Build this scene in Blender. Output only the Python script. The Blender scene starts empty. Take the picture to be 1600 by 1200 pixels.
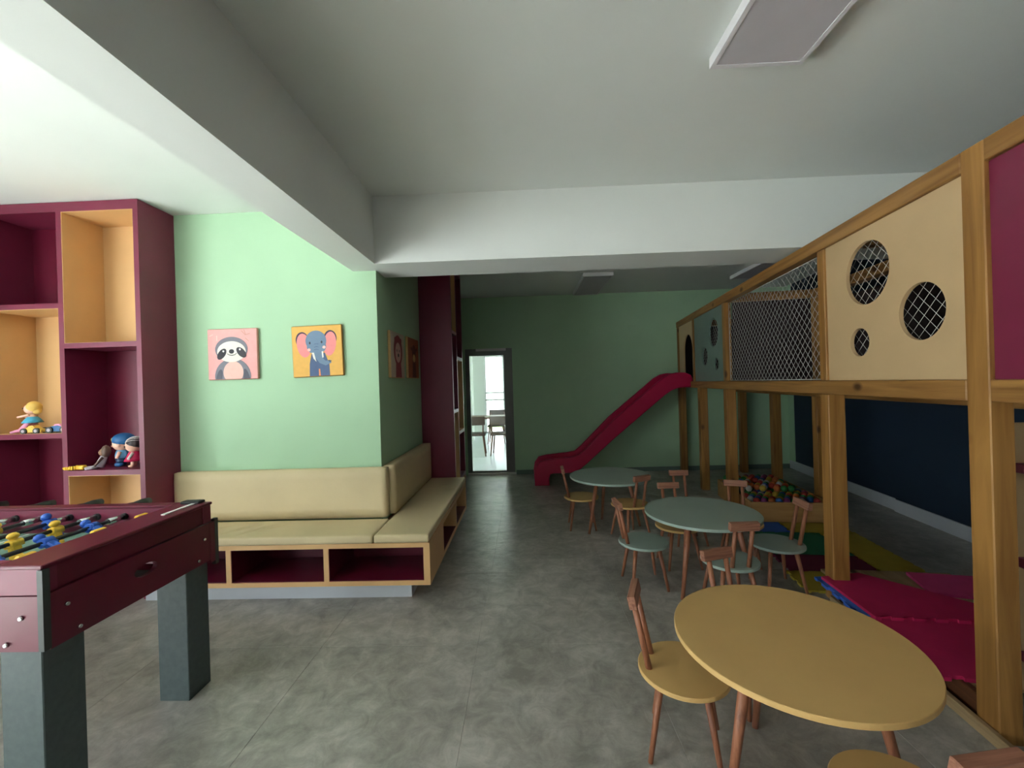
import bpy, bmesh, math, random
from mathutils import Vector, Matrix
random.seed(7)
R = math.radians
SC = bpy.context.scene
COL = SC.collection

# ------------------------------------------------------------------ camera
CAM_H, YAW, ROLL = 1.5, R(1.75), 0.03
cam_d = bpy.data.cameras.new('camera'); cam = bpy.data.objects.new('camera', cam_d); COL.objects.link(cam)
cam_d.sensor_fit = 'HORIZONTAL'; cam_d.sensor_width = 36.0
cam_d.lens = 655.0 / 1600.0 * 36.0
cam_d.clip_start = 0.02
_f = Vector((-math.sin(YAW), math.cos(YAW), 0)); _r = Vector((math.cos(YAW), math.sin(YAW), 0)); _u = Vector((0, 0, 1))
_cr = _r * math.cos(ROLL) - _u * math.sin(ROLL); _cu = _r * math.sin(ROLL) + _u * math.cos(ROLL)
cam.matrix_world = Matrix(((_cr.x, _cu.x, -_f.x, 0), (_cr.y, _cu.y, -_f.y, 0), (_cr.z, _cu.z, -_f.z, CAM_H), (0, 0, 0, 1)))
SC.camera = cam

# ------------------------------------------------------------------ world, sun, portals, exposure
SKY = 5.5
world = bpy.data.worlds.new('overcast_sky'); SC.world = world; world.use_nodes = True
bg = world.node_tree.nodes['Background']
bg.inputs['Color'].default_value = (0.92, 0.95, 1.0, 1); bg.inputs['Strength'].default_value = SKY
sd = bpy.data.lights.new('sun', 'SUN'); sun = bpy.data.objects.new('sun', sd); COL.objects.link(sun)
sd.energy = 54.0; sd.angle = R(6); sd.color = (1.0, 0.965, 1.0)
sun.rotation_euler = Vector((0.66, -0.62, -0.62)).to_track_quat('-Z', 'Y').to_euler()
def portal(name, loc, direction, w, h):
    ld = bpy.data.lights.new(name, 'AREA'); ld.shape = 'RECTANGLE'; ld.size = w; ld.size_y = h
    ld.cycles.is_portal = True
    o = bpy.data.objects.new(name, ld); COL.objects.link(o); o.location = loc
    o.rotation_euler = Vector(direction).to_track_quat('-Z', 'Z').to_euler()
    return o
WIN_Y0, WIN_Y1, WIN_Z1 = -3.0, 1.4, 2.3
YR = -5.5                    # wall behind the viewer
portal('daylight_portal', (-4.78, (WIN_Y0 + WIN_Y1) / 2, WIN_Z1 / 2), (1, 0, 0), WIN_Y1 - WIN_Y0, WIN_Z1)
portal('daylight_portal_hall', (-0.375, 13.02, 1.2), (0, -1, 0), 1.75, 2.4)
SC.view_settings.view_transform = 'Standard'; SC.view_settings.look = 'None'
SC.view_settings.gamma = 1.0; SC.view_settings.use_curve_mapping = False
SC.view_settings.exposure = 0.64

# ------------------------------------------------------------------ materials
def lin(c):
    c = c / 255.0
    return c / 12.92 if c <= 0.04045 else ((c + 0.055) / 1.055) ** 2.4
def rgb(r, g, b): return (lin(r), lin(g), lin(b), 1.0)
MATS = {}
def mat(name, col, rough=0.5, var=0.06, scale=6.0, bump=0.0, bscale=60.0, stretch=(1, 1, 1), metallic=0.0, spec=0.5, detail=4.0, pos=False, coat=0.0):
    m = bpy.data.materials.new(name); m.use_nodes = True; nt = m.node_tree; b = nt.nodes['Principled BSDF']
    b.inputs['Roughness'].default_value = rough; b.inputs['Metallic'].default_value = metallic
    b.inputs['Specular IOR Level'].default_value = spec
    b.inputs['Coat Weight'].default_value = coat
    if pos:
        g = nt.nodes.new('ShaderNodeNewGeometry'); src = g.outputs['Position']
    else:
        g = nt.nodes.new('ShaderNodeTexCoord'); src = g.outputs['Object']
    mp = nt.nodes.new('ShaderNodeMapping'); mp.inputs['Scale'].default_value = stretch
    nt.links.new(src, mp.inputs['Vector'])
    n = nt.nodes.new('ShaderNodeTexNoise'); n.inputs['Scale'].default_value = scale; n.inputs['Detail'].default_value = detail
    nt.links.new(mp.outputs['Vector'], n.inputs['Vector'])
    rp = nt.nodes.new('ShaderNodeValToRGB')
    lo = tuple(max(0, c * (1 - var)) for c in col[:3]) + (1,); hi = tuple(min(1, c * (1 + var)) for c in col[:3]) + (1,)
    rp.color_ramp.elements[0].position = 0.3; rp.color_ramp.elements[1].position = 0.7
    rp.color_ramp.elements[0].color = lo; rp.color_ramp.elements[1].color = hi
    nt.links.new(n.outputs['Fac'], rp.inputs['Fac']); nt.links.new(rp.outputs['Color'], b.inputs['Base Color'])
    if bump > 0:
        n2 = nt.nodes.new('ShaderNodeTexNoise'); n2.inputs['Scale'].default_value = bscale; n2.inputs['Detail'].default_value = 3
        nt.links.new(mp.outputs['Vector'], n2.inputs['Vector'])
        bp = nt.nodes.new('ShaderNodeBump'); bp.inputs['Strength'].default_value = bump; bp.inputs['Distance'].default_value = 0.01
        nt.links.new(n2.outputs['Fac'], bp.inputs['Height']); nt.links.new(bp.outputs['Normal'], b.inputs['Normal'])
    MATS[name] = m
    return m
def wood(name, c0, c1, axis, rough=0.55, scale=18.0, knots=True):
    """pine or stained wood, grain running along the given object axis"""
    m = bpy.data.materials.new(name); m.use_nodes = True; nt = m.node_tree; b = nt.nodes['Principled BSDF']
    b.inputs['Roughness'].default_value = rough
    tc = nt.nodes.new('ShaderNodeTexCoord'); mp = nt.nodes.new('ShaderNodeMapping')
    s = [1.0, 1.0, 1.0]; s[axis] = 0.06; mp.inputs['Scale'].default_value = s
    nt.links.new(tc.outputs['Object'], mp.inputs['Vector'])
    n = nt.nodes.new('ShaderNodeTexNoise'); n.inputs['Scale'].default_value = scale; n.inputs['Detail'].default_value = 6; n.inputs['Distortion'].default_value = 1.2
    nt.links.new(mp.outputs['Vector'], n.inputs['Vector'])
    rp = nt.nodes.new('ShaderNodeValToRGB'); rp.color_ramp.elements[0].position = 0.32; rp.color_ramp.elements[1].position = 0.68
    rp.color_ramp.elements[0].color = c0; rp.color_ramp.elements[1].color = c1
    nt.links.new(n.outputs['Fac'], rp.inputs['Fac'])
    out = rp.outputs['Color']
    if knots:
        mp2 = nt.nodes.new('ShaderNodeMapping'); s2 = [1.0, 1.0, 1.0]; s2[axis] = 0.6; mp2.inputs['Scale'].default_value = s2
        nt.links.new(tc.outputs['Object'], mp2.inputs['Vector'])
        v = nt.nodes.new('ShaderNodeTexVoronoi'); v.inputs['Scale'].default_value = 5.0
        nt.links.new(mp2.outputs['Vector'], v.inputs['Vector'])
        kr = nt.nodes.new('ShaderNodeValToRGB'); kr.color_ramp.elements[0].position = 0.08; kr.color_ramp.elements[1].position = 0.17
        kr.color_ramp.elements[0].color = (1, 1, 1, 1); kr.color_ramp.elements[1].color = (0, 0, 0, 1)
        nt.links.new(v.outputs['Distance'], kr.inputs['Fac'])
        mx = nt.nodes.new('ShaderNodeMix'); mx.data_type = 'RGBA'
        mx.inputs[7].default_value = (c0[0] * 0.35, c0[1] * 0.28, c0[2] * 0.25, 1)
        nt.links.new(kr.outputs['Color'], mx.inputs[0]); nt.links.new(out, mx.inputs[6]); out = mx.outputs[2]
    nt.links.new(out, b.inputs['Base Color'])
    MATS[name] = m
    return m
def glass(name, refl=0.12, tint=(0.96, 0.99, 0.98, 1)):
    m = bpy.data.materials.new(name); m.use_nodes = True; nt = m.node_tree
    nt.nodes.remove(nt.nodes['Principled BSDF']); out = nt.nodes['Material Output']
    t = nt.nodes.new('ShaderNodeBsdfTransparent'); t.inputs['Color'].default_value = tint
    g = nt.nodes.new('ShaderNodeBsdfGlossy'); g.inputs['Roughness'].default_value = 0.02
    mx = nt.nodes.new('ShaderNodeMixShader'); mx.inputs['Fac'].default_value = refl
    nt.links.new(t.outputs[0], mx.inputs[1]); nt.links.new(g.outputs[0], mx.inputs[2]); nt.links.new(mx.outputs[0], out.inputs['Surface'])
    MATS[name] = m
    return m

M = MATS
mat('ceiling_paint', rgb(226, 231, 226), 0.9, 0.02, 1.5)
mat('white_paint', rgb(226, 228, 226), 0.85, 0.02, 1.5)
mat('green_paint', rgb(176, 212, 176), 0.85, 0.03, 2.0, 0.05, 120)
mat('navy_paint', rgb(28, 46, 66), 0.75, 0.08, 2.0)
mat('floor_base', rgb(70, 70, 66), 0.8)
mat('burgundy', rgb(116, 36, 62), 0.42, 0.06, 5)
mat('burgundy_dark', rgb(98, 20, 44), 0.35, 0.08, 5)
mat('amber_laminate', rgb(214, 172, 118), 0.5, 0.04, 5)
mat('cream_laminate', rgb(194, 164, 122), 0.5, 0.03, 5)
mat('bench_laminate', rgb(222, 178, 124), 0.5, 0.03, 5)
mat('beige_vinyl', rgb(212, 194, 154), 0.6, 0.05, 3, 0.12, 25)
mat('baseboard_white', rgb(206, 212, 220), 0.5, 0.02)
mat('dark_board', rgb(44, 30, 30), 0.7, 0.12, 6)
mat('teal_top', rgb(150, 168, 158), 0.45, 0.05, 4)
mat('yellow_top', rgb(208, 170, 108), 0.5, 0.05, 4)
mat('panel_green', rgb(108, 128, 119), 0.55, 0.05, 4)
mat('slide_red', rgb(176, 16, 66), 0.35, 0.05, 3)
mat('net_cord', rgb(188, 186, 178), 0.7, 0.03)
mat('black_plastic', rgb(34, 36, 38), 0.45, 0.1, 20)
mat('leg_charcoal', rgb(72, 84, 84), 0.55, 0.12, 40)
mat('trim_dark', rgb(52, 58, 56), 0.5, 0.1, 30)
mat('chrome', rgb(200, 205, 205), 0.25, 0.02, 5, metallic=1.0)
mat('rod_steel', rgb(58, 60, 62), 0.35, 0.05, 5, metallic=0.6)
mat('blue_plastic', rgb(40, 92, 190), 0.4, 0.05)
mat('yellow_plastic', rgb(236, 190, 60), 0.4, 0.05)
mat('pitch_green', rgb(120, 156, 140), 0.6, 0.05, 10)
mat('white_plastic', rgb(232, 232, 228), 0.4, 0.02)
mat('alu_frame', rgb(120, 122, 120), 0.5, 0.05, 8, metallic=0.3)
mat('lamp_white', rgb(225, 224, 226), 0.6, 0.02)
mat('diffuser', rgb(196, 192, 196), 0.7, 0.03)
mat('concrete_out', rgb(206, 208, 206), 0.9, 0.08, 2)
mat('grass_out', rgb(104, 140, 60), 0.9, 0.25, 8)
mat('hall_tile', rgb(206, 212, 218), 0.25, 0.03, 2)
mat('walnut', rgb(92, 58, 40), 0.5, 0.15, 20)
mat('dark_seat', rgb(60, 44, 40), 0.6, 0.1, 20)
wood('pine_v', rgb(128, 86, 36), rgb(166, 120, 60), 2)
wood('pine_h', rgb(124, 84, 38), rgb(162, 118, 62), 1)
wood('chair_wood', rgb(122, 74, 52), rgb(166, 108, 78), 2, 0.5, 60, False)
wood('crest_wood', rgb(124, 80, 62), rgb(166, 116, 92), 0, 0.5, 60, False)
wood('fascia_wood', rgb(78, 44, 24), rgb(104, 62, 34), 1)
wood('plank_pale', rgb(150, 124, 88), rgb(176, 150, 112), 1)
wood('pit_board', rgb(168, 124, 72), rgb(192, 148, 92), 0, 0.6, 18, False)
glass('pane_glass', 0.06)
glass('door_glass', 0.08)
for nm, c in dict(mat_red=(186, 26, 84), mat_pink=(196, 60, 120), mat_blue=(52, 104, 196), mat_green=(22, 116, 82), mat_yellow=(176, 158, 52), mat_wine=(112, 26, 60), mat_teal=(70, 140, 128)).items():
    mat(nm, rgb(*c), 0.75, 0.06, 10, 0.15, 150)
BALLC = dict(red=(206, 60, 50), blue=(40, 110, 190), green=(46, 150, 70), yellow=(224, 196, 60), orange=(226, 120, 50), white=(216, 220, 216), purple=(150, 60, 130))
for nm, c in BALLC.items(): mat('ball_' + nm, rgb(*[int(v * 0.78) for v in c]), 0.4, 0.02)  # colours dimmed to stand in for the shade under the deck
def flat(name, c, rough=0.7): return mat(name, rgb(*c), rough, 0.04, 30)

# vinyl floor tiles: mottled concrete print, soft sheen, slightly rippled
def floor_mat():
    m = bpy.data.materials.new('floor_tile'); m.use_nodes = True; nt = m.node_tree; b = nt.nodes['Principled BSDF']
    g = nt.nodes.new('ShaderNodeNewGeometry')
    n = nt.nodes.new('ShaderNodeTexNoise'); n.inputs['Scale'].default_value = 2.4; n.inputs['Detail'].default_value = 8; n.inputs['Roughness'].default_value = 0.68; n.inputs['Distortion'].default_value = 0.5
    nt.links.new(g.outputs['Position'], n.inputs['Vector'])
    rp = nt.nodes.new('ShaderNodeValToRGB'); e = rp.color_ramp.elements
    e[0].position = 0.40; e[0].color = rgb(136, 133, 126); e[1].position = 0.66; e[1].color = rgb(196, 192, 185)
    e2 = rp.color_ramp.elements.new(0.52); e2.color = rgb(164, 160, 153)
    n3 = nt.nodes.new('ShaderNodeTexNoise'); n3.inputs['Scale'].default_value = 9.0; n3.inputs['Detail'].default_value = 6; n3.inputs['Roughness'].default_value = 0.7; n3.inputs['Distortion'].default_value = 0.8
    nt.links.new(g.outputs['Position'], n3.inputs['Vector'])
    mm = nt.nodes.new('ShaderNodeMath'); mm.operation = 'MULTIPLY_ADD'; mm.inputs[1].default_value = 0.55
    m2 = nt.nodes.new('ShaderNodeMath'); m2.operation = 'MULTIPLY'; m2.inputs[1].default_value = 0.47
    nt.links.new(n3.outputs['Fac'], m2.inputs[0]); nt.links.new(n.outputs['Fac'], mm.inputs[0]); nt.links.new(m2.outputs[0], mm.inputs[2])
    nt.links.new(mm.outputs[0], rp.inputs['Fac']); nt.links.new(rp.outputs['Color'], b.inputs['Base Color'])
    b.inputs['Roughness'].default_value = 0.29; b.inputs['Specular IOR Level'].default_value = 0.5
    mp = nt.nodes.new('ShaderNodeMapping'); mp.inputs['Scale'].default_value = (1, 2.2, 1)
    nt.links.new(g.outputs['Position'], mp.inputs['Vector'])
    n2 = nt.nodes.new('ShaderNodeTexNoise'); n2.inputs['Scale'].default_value = 7; n2.inputs['Detail'].default_value = 4
    nt.links.new(mp.outputs['Vector'], n2.inputs['Vector'])
    bp = nt.nodes.new('ShaderNodeBump'); bp.inputs['Strength'].default_value = 0.45; bp.inputs['Distance'].default_value = 0.01
    nt.links.new(n2.outputs['Fac'], bp.inputs['Height']); nt.links.new(bp.outputs['Normal'], b.inputs['Normal'])
    MATS['floor_tile'] = m
floor_mat()

# ------------------------------------------------------------------ mesh helpers
class MB:
    """collects shapes; build() links them as ONE mesh object"""
    def __init__(self): self.bm = bmesh.new(); self.slots = []
    def slot(self, m):
        if m is None: return 0
        if m not in self.slots: self.slots.append(m)
        return self.slots.index(m)
    def merge(self, b, m=None, xf=None):
        me = bpy.data.meshes.new('tmp'); b.to_mesh(me); b.free()
        if xf is not None: me.transform(xf)
        n0 = len(self.bm.faces); self.bm.from_mesh(me); bpy.data.meshes.remove(me)
        self.bm.faces.ensure_lookup_table(); i = self.slot(m)
        for f in self.bm.faces[n0:]: f.material_index = i
        return self
    def box(self, x0, x1, y0, y1, z0, z1, bev=0.0, m=None, seg=1, xf=None):
        b = bmesh.new(); bmesh.ops.create_cube(b, size=1.0)
        for v in b.verts:
            v.co = Vector((x0 + (v.co.x + 0.5) * (x1 - x0), y0 + (v.co.y + 0.5) * (y1 - y0), z0 + (v.co.z + 0.5) * (z1 - z0)))
        if bev > 0:
            bmesh.ops.bevel(b, geom=b.edges[:], offset=bev, segments=seg, affect='EDGES', profile=0.5)
            if seg > 1:
                for f in b.faces: f.smooth = True
        return self.merge(b, m, xf)
    def tube(self, p, q, r0, r1=None, n=12, m=None, xf=None):
        p = Vector(p); q = Vector(q); r1 = r0 if r1 is None else r1
        b = bmesh.new(); bmesh.ops.create_cone(b, cap_ends=True, segments=n, radius1=r0, radius2=r1, depth=(q - p).length)
        for f in b.faces: f.smooth = len(f.verts) == 4
        T = Matrix.Translation((p + q) / 2) @ (q - p).to_track_quat('Z', 'Y').to_matrix().to_4x4()
        return self.merge(b, m, T if xf is None else xf @ T)
    def ball(self, c, r, m=None, sub=2, sc=(1, 1, 1), xf=None):
        b = bmesh.new(); bmesh.ops.create_icosphere(b, subdivisions=sub, radius=1.0)
        for f in b.faces: f.smooth = True
        T = Matrix.Translation(c) @ Matrix.Diagonal((r * sc[0], r * sc[1], r * sc[2], 1))
        return self.merge(b, m, T if xf is None else xf @ T)
    def lathe(self, prof, n=48, m=None, xf=None, smooth=True):
        b = bmesh.new(); rings = []
        for r, z in prof:
            if r < 1e-6: rings.append([b.verts.new((0, 0, z))])
            else: rings.append([b.verts.new((r * math.cos(2 * math.pi * k / n), r * math.sin(2 * math.pi * k / n), z)) for k in range(n)])
        for A, B in zip(rings, rings[1:]):
            for k in range(n):
                k2 = (k + 1) % n
                if len(A) == 1: f = b.faces.new((A[0], B[k2], B[k])) if len(B) > 1 else None
                elif len(B) == 1: f = b.faces.new((A[k], A[k2], B[0]))
                else: f = b.faces.new((A[k], A[k2], B[k2], B[k]))
                if f: f.smooth = smooth
        bmesh.ops.recalc_face_normals(b, faces=b.faces[:])
        return self.merge(b, m, xf)
    def prism(self, pts, z0, z1, m=None, xf=None):
        """extruded simple polygon (2D points) between z0 and z1"""
        b = bmesh.new()
        A = [b.verts.new((x, y, z0)) for x, y in pts]; B = [b.verts.new((x, y, z1)) for x, y in pts]
        n = len(pts); b.faces.new(A[::-1]); b.faces.new(B)
        for k in range(n): b.faces.new((A[k], A[(k + 1) % n], B[(k + 1) % n], B[k]))
        bmesh.ops.triangulate(b, faces=[f for f in b.faces if len(f.verts) > 4])
        bmesh.ops.recalc_face_normals(b, faces=b.faces[:])
        return self.merge(b, m, xf)
    def build(self, name, m=None, parent=None):
        me = bpy.data.meshes.new(name); self.bm.to_mesh(me); self.bm.free()
        if self.slots:
            for s in self.slots: me.materials.append(MATS[s])
        elif m: me.materials.append(MATS[m])
        o = bpy.data.objects.new(name, me); COL.objects.link(o)
        if parent is not None: o.parent = parent
        return o
def tag(o, label=None, cat=None, group=None, kind=None):
    if label: o['label'] = label
    if cat: o['category'] = cat
    if group: o['group'] = group
    if kind: o['kind'] = kind
    return o
def thing(name, label, cat, loc=(0, 0, 0), rz=0.0, group=None):
    o = bpy.data.objects.new(name, None); COL.objects.link(o); o.empty_display_size = 0.1
    o.location = loc; o.rotation_euler = (0, 0, rz)
    return tag(o, label, cat, group)
def struct(o, label): return tag(o, label, None, None, 'structure')
def copy_tree(o, parent=None):
    c = o.copy(); COL.objects.link(c)
    if parent is not None: c.parent = parent
    for ch in list(o.children): copy_tree(ch, c)
    return c
def bx(name, dims, m, parent=None, bev=0.0, seg=1):
    return MB().box(*dims, bev=bev, seg=seg).build(name, m, parent)
def holed(name, w0, w1, h0, h1, holes, thick, m, parent):
    """flat board in its own XY plane with shaped holes, extruded; returned lying in XY, centred in z"""
    cu = bpy.data.curves.new(name, 'CURVE'); cu.dimensions = '2D'; cu.fill_mode = 'BOTH'; cu.extrude = thick / 2
    def spl(pts):
        s = cu.splines.new('POLY'); s.points.add(len(pts) - 1)
        for p, (x, y) in zip(s.points, pts): p.co = (x, y, 0, 1)
        s.use_cyclic_u = True
    spl([(w0, h0), (w1, h0), (w1, h1), (w0, h1)])
    for h in holes: spl(h)
    t = bpy.data.objects.new(name, cu); COL.objects.link(t)
    me = bpy.data.meshes.new_from_object(t.evaluated_get(bpy.context.evaluated_depsgraph_get()))
    bpy.data.objects.remove(t); bpy.data.curves.remove(cu)
    me.materials.clear(); me.materials.append(MATS[m])
    o = bpy.data.objects.new(name, me); COL.objects.link(o); o.parent = parent
    return o
def circle(cx, cy, r, n=48, ry=None): return [(cx + r * math.cos(2 * math.pi * k / n), cy + (ry or r) * math.sin(2 * math.pi * k / n)) for k in range(n)]

# ------------------------------------------------------------------ the room
CEIL, HB = 2.95, 2.44
YB = 6.96                    # far green wall
WX = -1.165                  # side green wall
WY = 3.32                    # front green wall
def rwx(y): return 3.858 + 0.1274 * (y - 3.772)     # right wall line (the wall runs askew)
fl = struct(bx('floor', (-4.85, 4.6, YR - 0.15, YB + 0.15, -0.12, -0.006), 'floor_base'), 'grey concrete-look vinyl floor of the playroom')
T = 0.913
tile = MB().box(0.0003, T - 0.0003, 0.0003, T - 0.0003, -0.006, 0.0, bev=0.0011)
first = None
for i in range(-5, 6):
    for j in range(-10, 5):
        x0 = -0.315 + i * T; y0 = 3.328 + j * T
        xa, xb = max(x0, -4.62), min(x0 + T, rwx(y0 + T) + 0.02); ya, yb = max(y0, YR), min(y0 + T, YB + 0.02)
        if xb - xa < 0.05 or yb - ya < 0.05: continue
        full = abs(xb - xa - T) < 1e-4 and abs(yb - ya - T) < 1e-4
        if full:
            if first is None:
                first = tile.build('tile', 'floor_tile', fl); o = first
            else:
                o = first.copy(); COL.objects.link(o)
            o.location = (x0, y0, 0)
        else:
            o = MB().box(xa - x0 + .0003, xb - x0 - .0003, ya - y0 + .0003, yb - y0 - .0003, -0.006, 0, bev=0.0011).build('tile', 'floor_tile', fl); o.location = (x0, y0, 0)
struct(bx('ceiling', (-4.85, 4.6, YR - 0.15, YB + 0.15, CEIL, CEIL + 0.2), 'ceiling_paint'), 'plain white painted ceiling')
struct(bx('trim_1', (-1.35, -1.11, YR, 3.14, HB, CEIL), 'ceiling_paint'), 'white ceiling beam running away from the viewer')
struct(bx('trim_2', (-1.35, rwx(3.3), 3.14, 3.55, HB, CEIL), 'ceiling_paint'), 'white ceiling beam crossing the room')
struct(bx('wall_front', (-4.6, WX, WY, WY + 0.15, 0, CEIL), 'green_paint'), 'bright pale green wall behind the bench')
struct(bx('wall_side', (WX - 0.15, WX, WY + 0.15, YB, 0, CEIL), 'green_paint'), 'shaded green wall beside the tall shelf')
DX0, DX1, DZ = -0.985, -0.20, 2.10
w = MB(); w.box(WX - 0.15, DX0, YB, YB + 0.15, 0, CEIL); w.box(DX1, 4.6, YB, YB + 0.15, 0, CEIL); w.box(DX0, DX1, YB, YB + 0.15, DZ, CEIL)
struct(w.build('wall_back', 'green_paint'), 'dark shaded green wall behind the slide')
# right wall, navy, with a shallow step half way
w = MB()
w.prism([(rwx(YR), YR), (rwx(4.66), 4.66), (rwx(4.66) + 0.15, 4.66), (rwx(YR) + 0.15, YR)], 0, CEIL)
w.prism([(rwx(4.66) + 0.025, 4.66), (rwx(YB) + 0.025, YB), (rwx(YB) + 0.175, YB), (rwx(4.66) + 0.15, 4.66)], 0, CEIL)
struct(w.build('wall_right', 'navy_paint'), 'dark navy wall behind the wooden playhouse')
struct(MB().prism([(rwx(6.80) + 0.013, 6.80), (rwx(YB) + 0.013, YB), (rwx(YB) + 0.025, YB), (rwx(6.80) + 0.025, 6.80)], 0.13, CEIL).build('trim_3', 'green_paint'), 'narrow green strip of wall in the far right corner')
struct(MB().prism([(rwx(YR) - 0.016, YR), (rwx(4.66) - 0.016, 4.66), (rwx(4.66), 4.66), (rwx(YR), YR)], 0, 0.13).build('baseboard_right', 'baseboard_white'), 'white baseboard under the navy wall')
struct(MB().prism([(rwx(4.66) + 0.009, 4.66), (rwx(YB) + 0.009, YB), (rwx(YB) + 0.025, YB), (rwx(4.66) + 0.025, 4.66)], 0, 0.13).build('baseboard_right_far', 'baseboard_white'), 'white baseboard in the far right corner')
struct(bx('baseboard_back', (DX1 + 0.02, rwx(YB), YB - 0.015, YB, 0, 0.07), 'panel_green'), 'low baseboard along the far green wall')
struct(bx('wall_rear', (-4.75, 2.95, YR - 0.15, YR, 0, CEIL), 'white_paint'), 'white wall behind the viewer')
w = MB(); w.box(-4.75, -4.6, YR, WIN_Y0, 0, CEIL); w.box(-4.75, -4.6, WIN_Y1, WY + 0.15, 0, CEIL); w.box(-4.75, -4.6, WIN_Y0, WIN_Y1, WIN_Z1, CEIL)
struct(w.build('wall_left', 'white_paint'), 'white wall holding the wide glazed doors')
win = MB()
nb = 5
for k in range(nb + 1):
    y = WIN_Y0 + (WIN_Y1 - WIN_Y0) * k / nb
    win.box(-4.70, -4.66, max(WIN_Y0, y - 0.025), min(WIN_Y1, y + 0.025), 0, WIN_Z1)
win.box(-4.70, -4.66, WIN_Y0, WIN_Y1, 0, 0.04); win.box(-4.70, -4.66, WIN_Y0, WIN_Y1, WIN_Z1 - 0.05, WIN_Z1)
w1 = struct(win.build('window_1', 'lamp_white'), 'wide glazed doors in the left wall')
for k in range(nb):
    y = WIN_Y0 + (WIN_Y1 - WIN_Y0) * k / nb
    bx('pane', (-4.683, -4.677, y + 0.026, y + (WIN_Y1 - WIN_Y0) / nb - 0.026, 0.041, WIN_Z1 - 0.051), 'pane_glass', w1)
gr = MB(); gr.box(-24, -4.86, -24, 14, -0.14, -0.06); gr.box(-4.86, 12, -24, YR - 0.16, -0.14, -0.06)
struct(gr.build('ground', 'concrete_out'), 'pale paved terrace outside')

# glazed door to the next hall
d = MB()
d.box(DX0, -0.915, YB + 0.02, YB + 0.08, 0, DZ); d.box(-0.345, DX1, YB + 0.02, YB + 0.08, 0, DZ)
d.box(-0.915, -0.345, YB + 0.02, YB + 0.08, 1.985, DZ); d.box(-0.915, -0.345, YB + 0.02, YB + 0.08, 0, 0.06)
door = struct(d.build('door_1', 'alu_frame'), 'glazed door with a grey metal frame')
bx('pane', (-0.915, -0.345, YB + 0.045, YB + 0.053, 0.06, 1.985), 'door_glass', door)
bx('sill', (DX0, DX1 + 0.02, YB - 0.02, YB + 0.015, 0.0, 0.035), 'white_plastic', door)
bx('lintel', (-0.80, -0.30, YB - 0.012, YB + 0.02, 2.06, 2.10), 'lamp_white', door)

# the bright hall beyond the door
struct(bx('hall_floor', (-4, 3.5, YB + 0.15, 13.0, -0.1, 0), 'hall_tile'), 'pale tiled floor of the hall beyond the door')
struct(bx('hall_ceiling_sunblock', (-4, 3.5, YB + 0.15, 16.5, 2.7, 2.9), 'ceiling_paint'), 'ceiling of the hall beyond the door, with an added overhang shading its window')  # runs on past the window as an added, unseen overhang that blocks the sun
w = MB(); w.box(-4, -1.25, 12.9, 13.05, 0, 2.7); w.box(0.5, 3.5, 12.9, 13.05, 0, 2.7); w.box(-4.1, -4, YB + 0.15, 13.05, 0, 2.7); w.box(3.5, 3.6, YB + 0.15, 13.05, 0, 2.7); w.box(-1.25, 0.5, 12.9, 13.05, 2.4, 2.7)
struct(w.build('hall_wall', 'white_paint'), 'white walls of the hall beyond the door')
struct(bx('hall_pillar', (-1.75, -1.42, 11.2, 11.5, 0, 2.7), 'white_paint'), 'white pillar in the hall beyond the door')
w = MB()
for x in (-1.25, -0.68, -0.12, 0.45): w.box(x, x + 0.05, 12.94, 12.99, 0, 2.4)
for z in (0, 1.0, 1.22, 2.35): w.box(-1.25, 0.5, 12.94, 12.99, z, z + 0.05)
w2 = struct(w.build('window_2', 'lamp_white'), 'tall window of the hall beyond the door')
bx('pane', (-1.2, 0.45, 12.962, 12.968, 0.05, 2.35), 'pane_glass', w2)
struct(bx('lawn', (-12, 12, 14.6, 16.2, -0.16, -0.05), 'grass_out'), 'green lawn outside the hall window')
pv = MB(); pv.box(-12, 12, 13.1, 14.6, -0.16, -0.05); pv.box(-12, 12, 16.2, 40, -0.16, -0.05)
struct(pv.build('pavement', 'concrete_out'), 'pale paving outside the hall window')

# ------------------------------------------------------------------ ceiling lamps
def ceiling_lamp(x0, x1, y0, y1, label):
    t = thing('ceiling_lamp', label, 'lamp', ((x0 + x1) / 2, (y0 + y1) / 2, CEIL), 0, 'flat box lamps on the ceiling')
    hx, hy = (x1 - x0) / 2, (y1 - y0) / 2
    f = MB(); f.box(-hx, hx, -hy, -hy + 0.02, -0.05, -0.002); f.box(-hx, hx, hy - 0.02, hy, -0.05, -0.002)
    f.box(-hx, -hx + 0.02, -hy + 0.02, hy - 0.02, -0.05, -0.002); f.box(hx - 0.02, hx, -hy + 0.02, hy - 0.02, -0.05, -0.002)
    f.build('frame', 'lamp_white', t)
    bx('diffuser', (-hx + 0.02, hx - 0.02, -hy + 0.02, hy - 0.02, -0.047, -0.01), 'diffuser', t)
    return t
ceiling_lamp(0.88, 1.29, 0.70, 1.93, 'unlit white box lamp on the ceiling in front of the crossing beam')
ceiling_lamp(0.82, 1.22, 5.60, 6.80, 'small dim box lamp on the far ceiling above the slide')
ceiling_lamp(2.98, 3.40, 4.75, 6.10, 'dim box lamp on the far ceiling just above the playhouse beam')
for px, lab in ((1.12, 'pale square plate high on the far wall, the left one of two'), (1.80, 'pale square plate high on the far wall, the right one of two')):
    t = thing('wall_plate', lab, 'wall plate', (px, YB, 2.36), 0, 'plates high on the far wall')
    bx('plate', (-0.06, 0.06, -0.010, -0.001, -0.06, 0.06), 'green_paint', t, 0.002); bx('cover', (-0.035, 0.035, -0.014, -0.010, -0.035, 0.035), 'green_paint', t)

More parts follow.
